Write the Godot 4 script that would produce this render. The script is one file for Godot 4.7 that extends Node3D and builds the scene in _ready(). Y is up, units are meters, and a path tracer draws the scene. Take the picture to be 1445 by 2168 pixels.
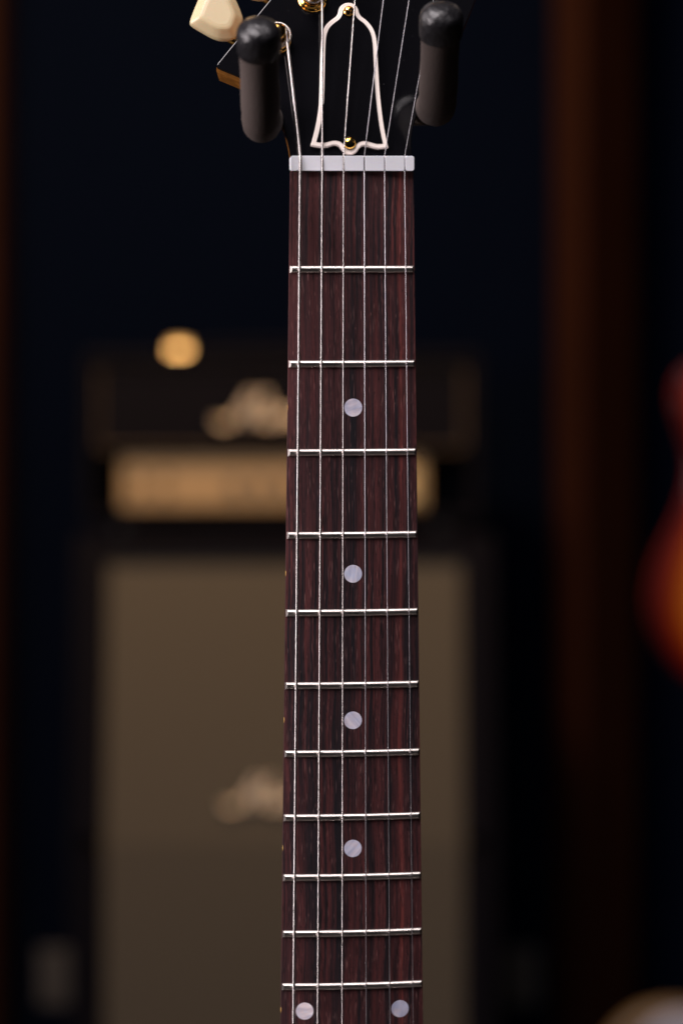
extends Node3D
# Close-up of an electric guitar neck held in a padded stand, an amplifier stack far behind it.
# Lengths on the guitar are in millimetres (MM turns them into metres); the camera stands CAM_Y above the floor.

const MM := 0.001
const CAM_Y := 1.12
const SCALE := 626.0          # string scale
const NECK_LEN := 420.0
const BOARD_R := 305.0
const HEAD_TILT := 17.0
var HO := Vector3(0, 5.2, -1.8)   # where the head plate starts, behind the nut
var rng := RandomNumberGenerator.new()
var M := {}
var head_basis: Basis


func _ready() -> void:
	rng.seed = 5
	camera_and_light()
	head_basis = Basis(Vector3.RIGHT, deg_to_rad(-HEAD_TILT))
	materials()
	setting()
	guitar()
	stand()
	amplifier_head()
	speaker_cabinet()
	other_guitars()


func camera_and_light() -> void:
	var cam := Camera3D.new()
	cam.name = "camera"
	add_child(cam)
	var lens := CameraAttributesPhysical.new()
	lens.frustum_focal_length = 85.0
	lens.exposure_aperture = 5.5
	lens.frustum_focus_distance = 0.858
	cam.attributes = lens
	cam.keep_aspect = Camera3D.KEEP_HEIGHT
	cam.position = Vector3(0, CAM_Y, 0)
	cam.near = 0.05
	cam.far = 60.0
	cam.fov = 23.9094
	cam.current = true
	var we := WorldEnvironment.new()
	we.name = "world_environment"
	var e := Environment.new()
	e.background_mode = Environment.BG_COLOR
	e.background_color = Color(0.012, 0.014, 0.02)
	e.tonemap_mode = Environment.TONE_MAPPER_LINEAR
	e.tonemap_exposure = 1.0
	e.sdfgi_enabled = true
	e.ssao_enabled = true
	e.ssil_enabled = true
	we.environment = e
	add_child(we)
	# large soft lamp out to the side of the guitar
	area_lamp("side_lamp", Vector3(-1.5, CAM_Y + 0.30, -0.38), Vector3(0.0, CAM_Y + 0.0, -0.86), Vector2(0.7, 0.9), 4.2, Color(1.0, 0.95, 0.96))
	# soft ceiling lamp above the guitar
	area_lamp("ceiling_lamp", Vector3(-0.34, CAM_Y + 1.25, -0.14), Vector3(0.0, CAM_Y + 0.0, -0.86), Vector2(0.85, 0.75), 3.1, Color(1.0, 0.96, 0.97))
	# shop ceiling lamps over the amplifiers and over the side wall
	area_lamp("ceiling_lamp", Vector3(-0.5, CAM_Y + 1.75, -3.3), Vector3(-0.15, CAM_Y - 0.2, -4.4), Vector2(0.4, 0.3), 7.0, Color(1.0, 0.80, 0.58))
	area_lamp("ceiling_lamp", Vector3(0.75, CAM_Y + 1.5, -2.0), Vector3(0.8, CAM_Y - 0.2, -3.4), Vector2(0.3, 0.3), 0.55, Color(1.0, 0.90, 0.84))


func area_lamp(called: String, at: Vector3, aim: Vector3, size: Vector2, energy: float, color: Color) -> void:
	var l := AreaLight3D.new()
	l.name = called
	l.area_size = size
	l.area_normalize_energy = true
	l.light_energy = energy
	l.light_color = color
	l.shadow_enabled = true
	l.set("area_range", 12.0)
	l.look_at_from_position(at, aim, Vector3.UP)
	add_child(l, true)


# ---------------------------------------------------------------- materials

func mat(called: String, c: Color, rough := 0.5, metal := 0.0) -> StandardMaterial3D:
	var m := StandardMaterial3D.new()
	m.resource_name = called
	m.albedo_color = c.linear_to_srgb()
	m.roughness = rough
	m.metallic = metal
	M[called] = m
	return m


func noise_tex(seed_: int, freq: float, size := 256, lo := 0.0, hi := 1.0) -> NoiseTexture2D:
	var n := FastNoiseLite.new()
	n.seed = seed_
	n.noise_type = FastNoiseLite.TYPE_SIMPLEX_SMOOTH
	n.frequency = freq
	n.fractal_octaves = 4
	var t := NoiseTexture2D.new()
	t.width = size
	t.height = size
	t.seamless = true
	t.noise = n
	var g := Gradient.new()
	g.set_color(0, Color(lo, lo, lo))
	g.set_color(1, Color(hi, hi, hi))
	t.color_ramp = g
	return t


func materials() -> void:
	var m := mat("rosewood", Color(1, 1, 1), 0.5)
	m.albedo_texture = rosewood_texture()
	m.metallic_specular = 0.5
	m = mat("black_lacquer", Color(0.004, 0.004, 0.005), 0.07)
	m.albedo_texture = dust_texture()
	m.albedo_color = Color.WHITE
	m = mat("amber_wood", Color(0.42, 0.165, 0.028), 0.25)
	m.clearcoat_enabled = true
	m.clearcoat = 0.6
	m.clearcoat_roughness = 0.1
	m.albedo_texture = noise_tex(3, 0.02, 256, 0.65, 1.0)
	m.uv1_triplanar = true
	m.uv1_scale = Vector3(40, 6, 40)
	m = mat("nut_bone", Color(0.88, 0.84, 0.87), 0.35)
	m.subsurf_scatter_enabled = true
	m.subsurf_scatter_strength = 0.15
	m = mat("cover_white", Color(0.86, 0.77, 0.70), 0.42)
	m = mat("cover_black", Color(0.004, 0.004, 0.005), 0.06)
	m = mat("nickel", Color(0.80, 0.75, 0.70), 0.33, 1.0)
	m.roughness_texture = noise_tex(8, 0.015, 128, 0.75, 1.0)
	m.uv1_triplanar = true
	m.uv1_scale = Vector3(30, 30, 30)
	m = mat("string_nickel", Color(0.56, 0.525, 0.51), 0.26, 1.0)
	m = mat("string_steel", Color(0.52, 0.50, 0.53), 0.34, 1.0)
	m = mat("gold", Color(0.95, 0.56, 0.14), 0.14, 1.0)
	m = mat("cream_plastic", Color(0.47, 0.395, 0.235), 0.40)
	m.subsurf_scatter_enabled = true
	m.subsurf_scatter_strength = 0.12
	m = mat("side_dot", Color(0.75, 0.45, 0.12), 0.4)
	m = mat("foam", Color(0.046, 0.032, 0.027), 0.85)
	m.heightmap_enabled = true
	m.heightmap_texture = noise_tex(21, 0.06, 256)
	m.heightmap_scale = 0.012
	m.uv1_triplanar = true
	m.uv1_scale = Vector3(60, 60, 60)
	m = mat("cap_rubber", Color(0.006, 0.0055, 0.007), 0.5)
	m.heightmap_enabled = true
	m.heightmap_texture = noise_tex(22, 0.012, 256)
	m.heightmap_scale = 0.10
	m.roughness_texture = noise_tex(23, 0.03, 256, 0.65, 1.0)
	m.uv1_triplanar = true
	m.uv1_scale = Vector3(34, 34, 34)
	mat("stand_steel", Color(0.012, 0.012, 0.013), 0.4, 0.0)
	# far things
	mat("navy_paint", Color(0.0014, 0.0027, 0.0085), 0.9)
	(M.navy_paint as StandardMaterial3D).metallic_specular = 0.0
	mat("floor_dark", Color(0.03, 0.026, 0.024), 0.6)
	m = mat("red_wood", Color(0.0155, 0.0040, 0.0018), 0.7)
	m.metallic_specular = 0.2
	m.albedo_texture = noise_tex(31, 0.02, 256, 0.85, 1.0)
	m.uv1_triplanar = true
	m.uv1_scale = Vector3(6, 0.5, 6)
	m = mat("black_vinyl", Color(0.0045, 0.0045, 0.0075), 0.6)
	m.metallic_specular = 0.1
	m.heightmap_enabled = true
	m.heightmap_texture = noise_tex(33, 0.15, 256)
	m.heightmap_scale = 0.05
	m.uv1_triplanar = true
	m.uv1_scale = Vector3(12, 12, 12)
	m = mat("grille_cloth", Color(0.092, 0.085, 0.073), 0.95)
	m.albedo_texture = weave_texture()
	m.uv1_triplanar = true
	m.uv1_scale = Vector3(40, 40, 40)
	mat("gold_panel", Color(0.30, 0.205, 0.100), 0.5, 0.3)
	mat("gold_trim", Color(0.92, 0.76, 0.47), 0.30, 1.0)
	mat("piping_gold", Color(0.04, 0.024, 0.010), 0.6, 0.3)
	mat("script_white", Color(0.95, 0.80, 0.60), 0.40, 1.0)
	mat("knob_black", Color(0.02, 0.02, 0.02), 0.4)
	mat("pale_plastic", Color(0.03, 0.029, 0.03), 0.45)
	m = mat("sunburst", Color(1, 1, 1), 0.5)
	m.vertex_color_use_as_albedo = true
	m.clearcoat_enabled = true
	m.metallic_specular = 0.15
	m.clearcoat = 0.05
	m.clearcoat_roughness = 0.12
	mat("cherry_side", Color(0.06, 0.003, 0.002), 0.6)
	(M.cherry_side as StandardMaterial3D).metallic_specular = 0.2
	mat("tan_finish", Color(0.09, 0.06, 0.03), 0.5)
	mat("white_plate", Color(0.36, 0.335, 0.365), 0.5)


func rosewood_texture() -> ImageTexture:
	# 1 texel = 0.11 mm across (58 mm) and 0.21 mm along the grain (440 mm)
	var w := 512
	var h := 2048
	var n1 := FastNoiseLite.new()
	n1.seed = 11
	n1.frequency = 1.0
	n1.fractal_octaves = 3
	var n2 := FastNoiseLite.new()
	n2.seed = 12
	n2.frequency = 1.0
	n2.fractal_octaves = 2
	var px := PackedFloat32Array()
	px.resize(w * h * 3)
	for y in h:
		var fy := float(y) / h
		var wob := 3.0 * n1.get_noise_2d(7.3, fy * 4.0) + 1.5 * n1.get_noise_2d(3.1, fy * 14.0)
		for x in w:
			var xm := (float(x) / w - 0.5) * 58.0 + wob * 0.30
			# broad figure, fine grain
			var a := n1.get_noise_2d(xm * 0.34, fy * 1.6)
			var b := n1.get_noise_2d(xm * 1.5 + 40.0, fy * 5.0)
			var c := n2.get_noise_2d(xm * 7.0, fy * 16.0)
			var t := clampf(0.45 + 1.05 * a + 0.75 * b, 0.0, 1.0)
			var fine := 1.0 + 0.8 * c
			var col := Vector3(0.0085, 0.0065, 0.0095).lerp(Vector3(0.072, 0.0195, 0.0200), t) * fine
			# the red streaks of the wood
			var s := xm - 16.4 - fy * 2.6
			var streak := exp(-s * s / (0.62 - 0.25 * fy)) * (0.75 + 0.8 * n1.get_noise_2d(9.0 + xm * 0.8, fy * 9.0))
			s = xm - 14.2 - fy * 1.5
			streak += 0.35 * exp(-s * s / 0.12) * maxf(0.0, 0.4 + n1.get_noise_2d(2.0, fy * 11.0))
			s = xm - 7.6 - fy * 1.0
			streak += 0.34 * exp(-s * s / 0.35) * maxf(0.0, 0.25 + 1.2 * n1.get_noise_2d(5.0, fy * 9.0))
			s = xm + 16.6
			streak += 0.22 * exp(-s * s / 0.6) * maxf(0.0, 0.35 + n1.get_noise_2d(14.0, fy * 7.0))
			s = xm + 20.6 + fy * 3.2
			streak += 0.30 * exp(-s * s / 0.9) * maxf(0.0, 0.3 + n1.get_noise_2d(19.0, fy * 6.0))
			col += Vector3(0.115, 0.022, 0.016) * clampf(streak, 0.0, 1.0)
			var i := (y * w + x) * 3
			px[i] = col.x
			px[i + 1] = col.y
			px[i + 2] = col.z
	# open pores: short dashes along the grain, some dark, some filled with pale dust
	for k in 5200:
		var x := rng.randi_range(0, w - 2)
		var y := rng.randi_range(0, h - 60)
		var length := rng.randi_range(4, 26)
		var pale := rng.randf() < 0.34
		var amount := rng.randf_range(0.3, 1.0)
		var drift := rng.randf_range(-0.06, 0.06)
		for j in length:
			var xx := clampi(x + int(j * drift), 0, w - 2)
			var i := ((y + j) * w + xx) * 3
			var e := amount * sin(PI * (j + 0.5) / length)
			if pale:
				for side in 2:
					px[i + side * 3] += 0.17 * e * (1.0 - 0.6 * side)
					px[i + side * 3 + 1] += 0.092 * e * (1.0 - 0.6 * side)
					px[i + side * 3 + 2] += 0.084 * e * (1.0 - 0.6 * side)
			else:
				for q in 6:
					px[i + q] *= 1.0 - 0.96 * e
	var bytes := PackedByteArray()
	bytes.resize(w * h * 3)
	for i in px.size():
		var v := maxf(px[i], 0.0)
		v = 12.92 * v if v < 0.0031308 else 1.055 * pow(v, 1.0 / 2.4) - 0.055
		bytes[i] = clampi(int(v * 255.0 + 0.5), 0, 255)
	return ImageTexture.create_from_image(Image.create_from_data(w, h, false, Image.FORMAT_RGB8, bytes))


func dust_texture() -> ImageTexture:
	# black lacquer with a few specks of pale dust
	var im := Image.create(1024, 1024, false, Image.FORMAT_RGB8)
	im.fill(Color(0.004, 0.004, 0.005).linear_to_srgb())
	var r := RandomNumberGenerator.new()
	r.seed = 77
	for k in 220:
		var v := r.randf_range(0.12, 0.5)
		im.set_pixel(r.randi_range(0, 1023), r.randi_range(0, 1023), Color(v, v, v * 1.02))
	for k in 26:
		var x := r.randi_range(4, 1018)
		var y := r.randi_range(4, 1018)
		var v := r.randf_range(0.2, 0.5)
		im.fill_rect(Rect2i(x, y, 2, r.randi_range(1, 3)), Color(v, v, v))
	return ImageTexture.create_from_image(im)


func weave_texture() -> ImageTexture:
	var im := Image.create(64, 64, false, Image.FORMAT_RGB8)
	var r := RandomNumberGenerator.new()
	r.seed = 4
	for y in 64:
		for x in 64:
			var over := (int(x / 4.0) + int(y / 4.0)) % 2 == 0
			var v := (0.92 if over else 0.74) * r.randf_range(0.9, 1.05)
			im.set_pixel(x, y, Color(v, v, v))
	return ImageTexture.create_from_image(im)


# ---------------------------------------------------------------- mesh helpers

func surf() -> SurfaceTool:
	var st := SurfaceTool.new()
	st.begin(Mesh.PRIMITIVE_TRIANGLES)
	return st


func tri(st: SurfaceTool, a: Vector3, b: Vector3, c: Vector3, na: Vector3, nb: Vector3, nc: Vector3, ua := Vector2.ZERO, ub := Vector2.ZERO, uc := Vector2.ZERO) -> void:
	if (c - a).cross(b - a).dot(na + nb + nc) < 0.0:
		tri(st, a, c, b, na, nc, nb, ua, uc, ub)
		return
	st.set_normal(na); st.set_uv(ua); st.add_vertex(a)
	st.set_normal(nb); st.set_uv(ub); st.add_vertex(b)
	st.set_normal(nc); st.set_uv(uc); st.add_vertex(c)


func quad(st: SurfaceTool, a: Vector3, b: Vector3, c: Vector3, d: Vector3, n: Vector3) -> void:
	tri(st, a, b, c, n, n, n)
	tri(st, a, c, d, n, n, n)


func commit(st: SurfaceTool, called: String, material: Material, parent: Node, unit := MM) -> MeshInstance3D:
	var o := MeshInstance3D.new()
	o.name = called
	st.index()
	var m := st.commit()
	if unit != 1.0:
		var arrays := m.surface_get_arrays(0)
		var v: PackedVector3Array = arrays[Mesh.ARRAY_VERTEX]
		for i in v.size():
			v[i] *= unit
		arrays[Mesh.ARRAY_VERTEX] = v
		m = ArrayMesh.new()
		m.add_surface_from_arrays(Mesh.PRIMITIVE_TRIANGLES, arrays)
	o.mesh = m
	o.material_override = null
	m.surface_set_material(0, material)
	parent.add_child(o, true)
	return o


func inset(poly: PackedVector2Array, d: float) -> PackedVector2Array:
	# moves every corner inwards by d (counter-clockwise outline)
	var out := PackedVector2Array()
	var n := poly.size()
	for i in n:
		var e1 := (poly[i] - poly[(i + n - 1) % n]).normalized()
		var e2 := (poly[(i + 1) % n] - poly[i]).normalized()
		var n1 := Vector2(-e1.y, e1.x)
		var n2 := Vector2(-e2.y, e2.x)
		var b := n1 + n2
		var k := 1.0 + n1.dot(n2)
		out.append(poly[i] + b * (d / maxf(k, 0.16)))
	return out


func ccw(poly: PackedVector2Array) -> PackedVector2Array:
	var area := 0.0
	for i in poly.size():
		area += poly[i].cross(poly[(i + 1) % poly.size()])
	if area < 0.0:
		poly.reverse()
	return poly


func smooth_line(pts: Array, per := 4, closed := true) -> PackedVector2Array:
	var out := PackedVector2Array()
	var n := pts.size()
	var last := n if closed else n - 1
	for i in last:
		var p0: Vector2 = pts[(i + n - 1) % n] if closed or i > 0 else pts[i]
		var p1: Vector2 = pts[i]
		var p2: Vector2 = pts[(i + 1) % n]
		var p3: Vector2 = pts[(i + 2) % n] if closed or i + 2 < n else pts[i + 1]
		for k in per:
			out.append(p1.cubic_interpolate(p2, p0, p3, float(k) / per))
	if not closed:
		out.append(pts[n - 1])
	return out


func cap_face(st: SurfaceTool, poly: PackedVector2Array, z: float, n: Vector3, uv_size := 0.0) -> void:
	var ids := Geometry2D.triangulate_polygon(poly)
	for i in range(0, ids.size(), 3):
		var a := poly[ids[i]]
		var b := poly[ids[i + 1]]
		var c := poly[ids[i + 2]]
		var s := 1.0 / uv_size if uv_size > 0.0 else 0.01
		tri(st, Vector3(a.x, a.y, z), Vector3(b.x, b.y, z), Vector3(c.x, c.y, z), n, n, n, a * s + Vector2(0.5, 0.1), b * s + Vector2(0.5, 0.1), c * s + Vector2(0.5, 0.1))


func side_band(st: SurfaceTool, pa: PackedVector2Array, za: float, pb: PackedVector2Array, zb: float, soft := true) -> void:
	var n := pa.size()
	var normals := []
	for i in n:
		var e := (pa[(i + 1) % n] - pa[i]).normalized()
		var up := Vector3(pb[i].x - pa[i].x, pb[i].y - pa[i].y, zb - za)
		var along := Vector3(e.x, e.y, 0)
		var nn := along.cross(up).normalized()
		if nn.dot(Vector3(e.y, -e.x, 0.0)) + 0.2 * nn.z * signf(zb - za) < 0.0:
			nn = -nn
		normals.append(nn)
	for i in n:
		var j := (i + 1) % n
		var na: Vector3 = normals[i]
		var nb: Vector3 = normals[i]
		if soft:
			var before: Vector3 = normals[(i + n - 1) % n]
			var after: Vector3 = normals[j]
			var here := pa[i].distance_to(pa[j])
			if before.dot(normals[i]) > 0.75:
				na = (before * pa[(i + n - 1) % n].distance_to(pa[i]) + normals[i] * here).normalized()
			if after.dot(normals[i]) > 0.75:
				nb = (after * pa[j].distance_to(pa[(j + 1) % n]) + normals[i] * here).normalized()
		var a0 := Vector3(pa[i].x, pa[i].y, za)
		var a1 := Vector3(pa[j].x, pa[j].y, za)
		var b0 := Vector3(pb[i].x, pb[i].y, zb)
		var b1 := Vector3(pb[j].x, pb[j].y, zb)
		tri(st, a0, a1, b1, na, nb, nb)
		tri(st, a0, b1, b0, na, nb, na)


func prism(st: SurfaceTool, outline: PackedVector2Array, z0: float, z1: float, bevel := 0.0, uv_size := 0.0, low_bevel := 0.0) -> void:
	var poly := ccw(outline)
	var low := inset(poly, low_bevel) if low_bevel > 0.0 else poly
	cap_face(st, low, z0, Vector3.FORWARD, uv_size)
	if low_bevel > 0.0:
		side_band(st, low, z0, poly, z0 + low_bevel)
	side_band(st, poly, z0 + low_bevel, poly, z1 - bevel)
	var top := poly
	if bevel > 0.0:
		var mid := inset(poly, bevel * 0.3)
		top = inset(poly, bevel)
		side_band(st, poly, z1 - bevel, mid, z1 - bevel * 0.3)
		side_band(st, mid, z1 - bevel * 0.3, top, z1)
	cap_face(st, top, z1, Vector3.BACK, uv_size)


func round_rect(w: float, h: float, r: float, steps := 4) -> PackedVector2Array:
	var out := PackedVector2Array()
	var corners := [Vector2(w / 2 - r, -h / 2 + r), Vector2(w / 2 - r, h / 2 - r), Vector2(-w / 2 + r, h / 2 - r), Vector2(-w / 2 + r, -h / 2 + r)]
	for k in 4:
		for i in steps + 1:
			var a := -PI / 2 + k * PI / 2 + PI / 2 * i / steps
			out.append(corners[k] + Vector2(cos(a), sin(a)) * r)
	return out


func circle(r: float, n := 32) -> PackedVector2Array:
	var out := PackedVector2Array()
	for i in n:
		out.append(Vector2(cos(TAU * i / n), sin(TAU * i / n)) * r)
	return out


func tube(st: SurfaceTool, pts: PackedVector3Array, rad: PackedFloat32Array, sides := 8, caps := true) -> void:
	var n := pts.size()
	var ring_p := []
	var ring_n := []
	var t0 := (pts[1] - pts[0]).normalized()
	var u := t0.cross(Vector3(0.31, 0.2, 0.93)).normalized()
	for i in n:
		var t := (pts[mini(i + 1, n - 1)] - pts[maxi(i - 1, 0)]).normalized()
		u = (u - t * u.dot(t)).normalized()
		var w := t.cross(u)
		var slope := (rad[mini(i + 1, n - 1)] - rad[maxi(i - 1, 0)]) / maxf(1e-6, pts[mini(i + 1, n - 1)].distance_to(pts[maxi(i - 1, 0)]))
		var rp := PackedVector3Array()
		var rn := PackedVector3Array()
		for k in sides:
			var a := TAU * k / sides
			var d := u * cos(a) + w * sin(a)
			rp.append(pts[i] + d * rad[i])
			rn.append((d - t * slope).normalized())
		ring_p.append(rp)
		ring_n.append(rn)
	for i in n - 1:
		for k in sides:
			var j := (k + 1) % sides
			tri(st, ring_p[i][k], ring_p[i][j], ring_p[i + 1][j], ring_n[i][k], ring_n[i][j], ring_n[i + 1][j])
			tri(st, ring_p[i][k], ring_p[i + 1][j], ring_p[i + 1][k], ring_n[i][k], ring_n[i + 1][j], ring_n[i + 1][k])
	if caps:
		for e in [0, n - 1]:
			var nn: Vector3 = (pts[0] - pts[1]).normalized() if e == 0 else (pts[n - 1] - pts[n - 2]).normalized()
			for k in sides:
				tri(st, pts[e], ring_p[e][k], ring_p[e][(k + 1) % sides], nn, nn, nn)


func lathe(st: SurfaceTool, profile: Array, sides := 32, xf := Transform3D.IDENTITY) -> void:
	# profile: Vector2(radius, height along z), smooth where the turn is gentle
	var n := profile.size()
	for i in n - 1:
		var p: Vector2 = profile[i]
		var q: Vector2 = profile[i + 1]
		var nn := Vector2(q.y - p.y, p.x - q.x).normalized()
		var n0 := nn
		var n1 := nn
		if i > 0:
			var o: Vector2 = profile[i - 1]
			var m := Vector2(p.y - o.y, o.x - p.x).normalized()
			if m.dot(nn) > 0.6: n0 = (m + nn).normalized()
		if i < n - 2:
			var o: Vector2 = profile[i + 2]
			var m := Vector2(o.y - q.y, q.x - o.x).normalized()
			if m.dot(nn) > 0.6: n1 = (m + nn).normalized()
		for k in sides:
			var a := TAU * k / sides
			var b := TAU * (k + 1) / sides
			var da := Vector3(cos(a), sin(a), 0)
			var db := Vector3(cos(b), sin(b), 0)
			var z := Vector3.BACK
			var p0 := xf * (da * p.x + z * p.y)
			var p1 := xf * (db * p.x + z * p.y)
			var q0 := xf * (da * q.x + z * q.y)
			var q1 := xf * (db * q.x + z * q.y)
			var m0a := (xf.basis * (da * n0.x + z * n0.y)).normalized()
			var m0b := (xf.basis * (db * n0.x + z * n0.y)).normalized()
			var m1a := (xf.basis * (da * n1.x + z * n1.y)).normalized()
			var m1b := (xf.basis * (db * n1.x + z * n1.y)).normalized()
			if p.x > 1e-5:
				tri(st, p0, p1, q1, m0a, m0b, m1b)
			if q.x > 1e-5:
				tri(st, p0, q1, q0, m0a, m1b, m1a)


func box(st: SurfaceTool, c: Vector3, s: Vector3, bevel := 0.0, turn := Basis.IDENTITY) -> void:
	var tmp := surf()
	prism(tmp, round_rect(s.x, s.y, minf(bevel * 1.6, 0.45 * minf(s.x, s.y)) if bevel > 0.0 else 0.0001 * s.x, 3 if bevel > 0.0 else 1), -s.z / 2, s.z / 2, bevel, 0.0, bevel)
	st.append_from(tmp.commit(), 0, Transform3D(turn, c))


func thing(called: String, at: Vector3, label: String, category: String, group := "", kind := "") -> Node3D:
	var o := Node3D.new()
	o.name = called
	o.position = at
	tag(o, label, category, group, kind)
	add_child(o, true)
	return o


func tag(o: Node, label := "", category := "", group := "", kind := "") -> void:
	if label: o.set_meta("label", label)
	if category: o.set_meta("category", category)
	if group: o.set_meta("group", group)
	if kind: o.set_meta("kind", kind)


# ---------------------------------------------------------------- the setting

func setting() -> void:
	var st := surf()
	box(st, Vector3(0, -0.05, -2.6), Vector3(7, 0.1, 6.0))
	var o := commit(st, "floor", M.floor_dark, self, 1.0)
	tag(o, "", "", "", "structure")
	st = surf()
	box(st, Vector3(0, 1.5, -5.06), Vector3(7, 3.0, 0.12))
	o = commit(st, "wall", M.navy_paint, self, 1.0)
	tag(o, "", "", "", "structure")
	var spots := [[0.506, 42.0, "reddish brown wooden post against the navy wall beside the sunburst guitar"], [-0.752, -10.0, "reddish brown wooden post against the navy wall on the far side of the speaker cabinet from the sunburst guitar"]]
	spots[1][2] = "reddish brown wooden post by the speaker cabinet, away from the sunburst guitar"
	for s in spots:
		var p := thing("wooden_post", Vector3(s[0], 0, -4.84), s[2], "post", "wooden posts against the wall")
		p.rotation_degrees.y = s[1]
		st = surf()
		box(st, Vector3(0, 1.5, 0), Vector3(0.16, 3.0, 0.09), 0.006)
		commit(st, "timber", M.red_wood, p, 1.0)
	for s in [[-0.588, "small pale wall socket plate by the speaker cabinet, beside the far wooden post"], [0.372, "small pale wall socket plate beside the post next to the sunburst guitar"]]:
		var p := thing("wall_socket", Vector3(s[0], CAM_Y - 0.96, -5.0), s[1], "wall socket", "wall sockets low on the navy wall")
		st = surf()
		prism(st, round_rect(0.075, 0.118, 0.006), 0.0, 0.008, 0.002)
		var plate := commit(st, "plate", M.pale_plastic, p, 1.0)
		for y in [-0.02, 0.02]:
			st = surf()
			prism(st, round_rect(0.03, 0.026, 0.008), 0.008, 0.010, 0.0005)
			var f := commit(st, "socket_face", M.pale_plastic, plate, 1.0)
			f.position.y = y


# ---------------------------------------------------------------- the guitar

func fret_at(n: int) -> float:
	return SCALE * (1.0 - pow(2.0, -n / 12.0)) - 1.0


func half_width(s: float) -> float:
	return (43.0 + 9.0 * s / 312.0) / 2.0


func on_head(x: float, y: float, h: float) -> Vector3:
	return HO + head_basis * Vector3(x, y, h)


func guitar() -> void:
	var g := thing("electric_guitar", Vector3(0.0037624, CAM_Y + 0.1190453, -0.8445228), "electric guitar hanging in the padded stand, black head, dark rosewood fingerboard with pearl dots", "guitar")
	g.basis = Basis(Vector3.UP, deg_to_rad(4.24500)) * Basis(Vector3.RIGHT, deg_to_rad(6.74225)) * Basis(Vector3.BACK, deg_to_rad(0.53562))
	fingerboard(g)
	frets(g)
	inlays(g)
	neck(g)
	nut(g)
	headstock(g)
	truss_cover(g)
	tuners(g)
	strings(g)


func fingerboard(g: Node3D) -> void:
	var st := surf()
	var across := 20
	var along := 24
	var top := func(s: float, k: int) -> Vector3:
		var x := half_width(s) * (2.0 * k / across - 1.0)
		return Vector3(x, -s, -x * x / (2.0 * BOARD_R))
	var uv := func(p: Vector3) -> Vector2: return Vector2(p.x / 58.0 + 0.5, -p.y / 440.0)
	for i in along:
		var s0 := NECK_LEN * i / along
		var s1 := NECK_LEN * (i + 1) / along
		for k in across:
			var a: Vector3 = top.call(s0, k)
			var b: Vector3 = top.call(s0, k + 1)
			var c: Vector3 = top.call(s1, k + 1)
			var d: Vector3 = top.call(s1, k)
			var nl := Vector3(a.x / BOARD_R, 0, 1).normalized()
			var nr := Vector3(b.x / BOARD_R, 0, 1).normalized()
			tri(st, a, b, c, nl, nr, nr, uv.call(a), uv.call(b), uv.call(c))
			tri(st, a, c, d, nl, nr, nl, uv.call(a), uv.call(c), uv.call(d))
		for side in [-1, 1]:
			var k: int = 0 if side < 0 else across
			var a: Vector3 = top.call(s0, k)
			var d: Vector3 = top.call(s1, k)
			var low := Vector3(0, 0, -5.0)
			var al := Vector3(a.x, a.y, 0) + low
			var dl := Vector3(d.x, d.y, 0) + low
			var nn := Vector3(side, 0, 0)
			tri(st, a, d, dl, nn, nn, nn, uv.call(a), uv.call(d), uv.call(d) + Vector2(0.05, 0))
			tri(st, a, dl, al, nn, nn, nn, uv.call(a), uv.call(d) + Vector2(0.05, 0), uv.call(a) + Vector2(0.05, 0))
	for s in [0.0, NECK_LEN]:
		var nn := Vector3(0, 1 if s == 0.0 else -1, 0)
		for k in across:
			var a: Vector3 = top.call(s, k)
			var b: Vector3 = top.call(s, k + 1)
			quad(st, a, b, Vector3(b.x, b.y, -5), Vector3(a.x, a.y, -5), nn)
	commit(st, "fingerboard", M.rosewood, g)


func frets(g: Node3D) -> void:
	for n in range(1, 15):
		var s := fret_at(n)
		var hw := half_width(s) - 0.15
		var st := surf()
		var prof := []
		prof.append(Vector2(1.28, 0.0))
		for i in 13:
			var b := deg_to_rad(90.0 - 66.0) + deg_to_rad(132.0) * i / 12.0
			prof.append(Vector2(1.368 * cos(b), 0.20 + 1.368 * sin(b) - 0.556))
		prof.append(Vector2(-1.28, 0.0))
		var nseg := 24
		var rings := []
		var norms := []
		for i in prof.size():
			var p0: Vector2 = prof[maxi(i - 1, 0)]
			var p1: Vector2 = prof[mini(i + 1, prof.size() - 1)]
			var nn := Vector2(p0.y - p1.y, p1.x - p0.x)
			nn = -nn.normalized()
			norms.append(Vector3(0, nn.x, nn.y))
		for k in nseg + 1:
			var f := 2.0 * k / nseg - 1.0
			var ring := PackedVector3Array()
			for p in prof:
				var x: float = f * (hw - 0.75 * p.y)
				# worn and filed by hand: the crown is never quite even
				var wear := 0.012 * sin(x * 0.9 + n * 2.1) + 0.010 * sin(x * 2.3 + n)
				ring.append(Vector3(x, -s + p.x, p.y * (1.0 + wear) - x * x / (2.0 * BOARD_R)))
			rings.append(ring)
		for k in nseg:
			for i in prof.size() - 1:
				tri(st, rings[k][i], rings[k + 1][i], rings[k + 1][i + 1], norms[i], norms[i], norms[i + 1])
				tri(st, rings[k][i], rings[k + 1][i + 1], rings[k][i + 1], norms[i], norms[i + 1], norms[i + 1])
		for e in [0, nseg]:
			var r: PackedVector3Array = rings[e]
			var c := (r[0] + r[r.size() - 1]) / 2.0
			var nn := Vector3(-0.8 if e == 0 else 0.8, 0, 0.6)
			for i in r.size() - 1:
				tri(st, c, r[i], r[i + 1], nn, nn, nn)
		commit(st, "fret", M.nickel, g)


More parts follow.
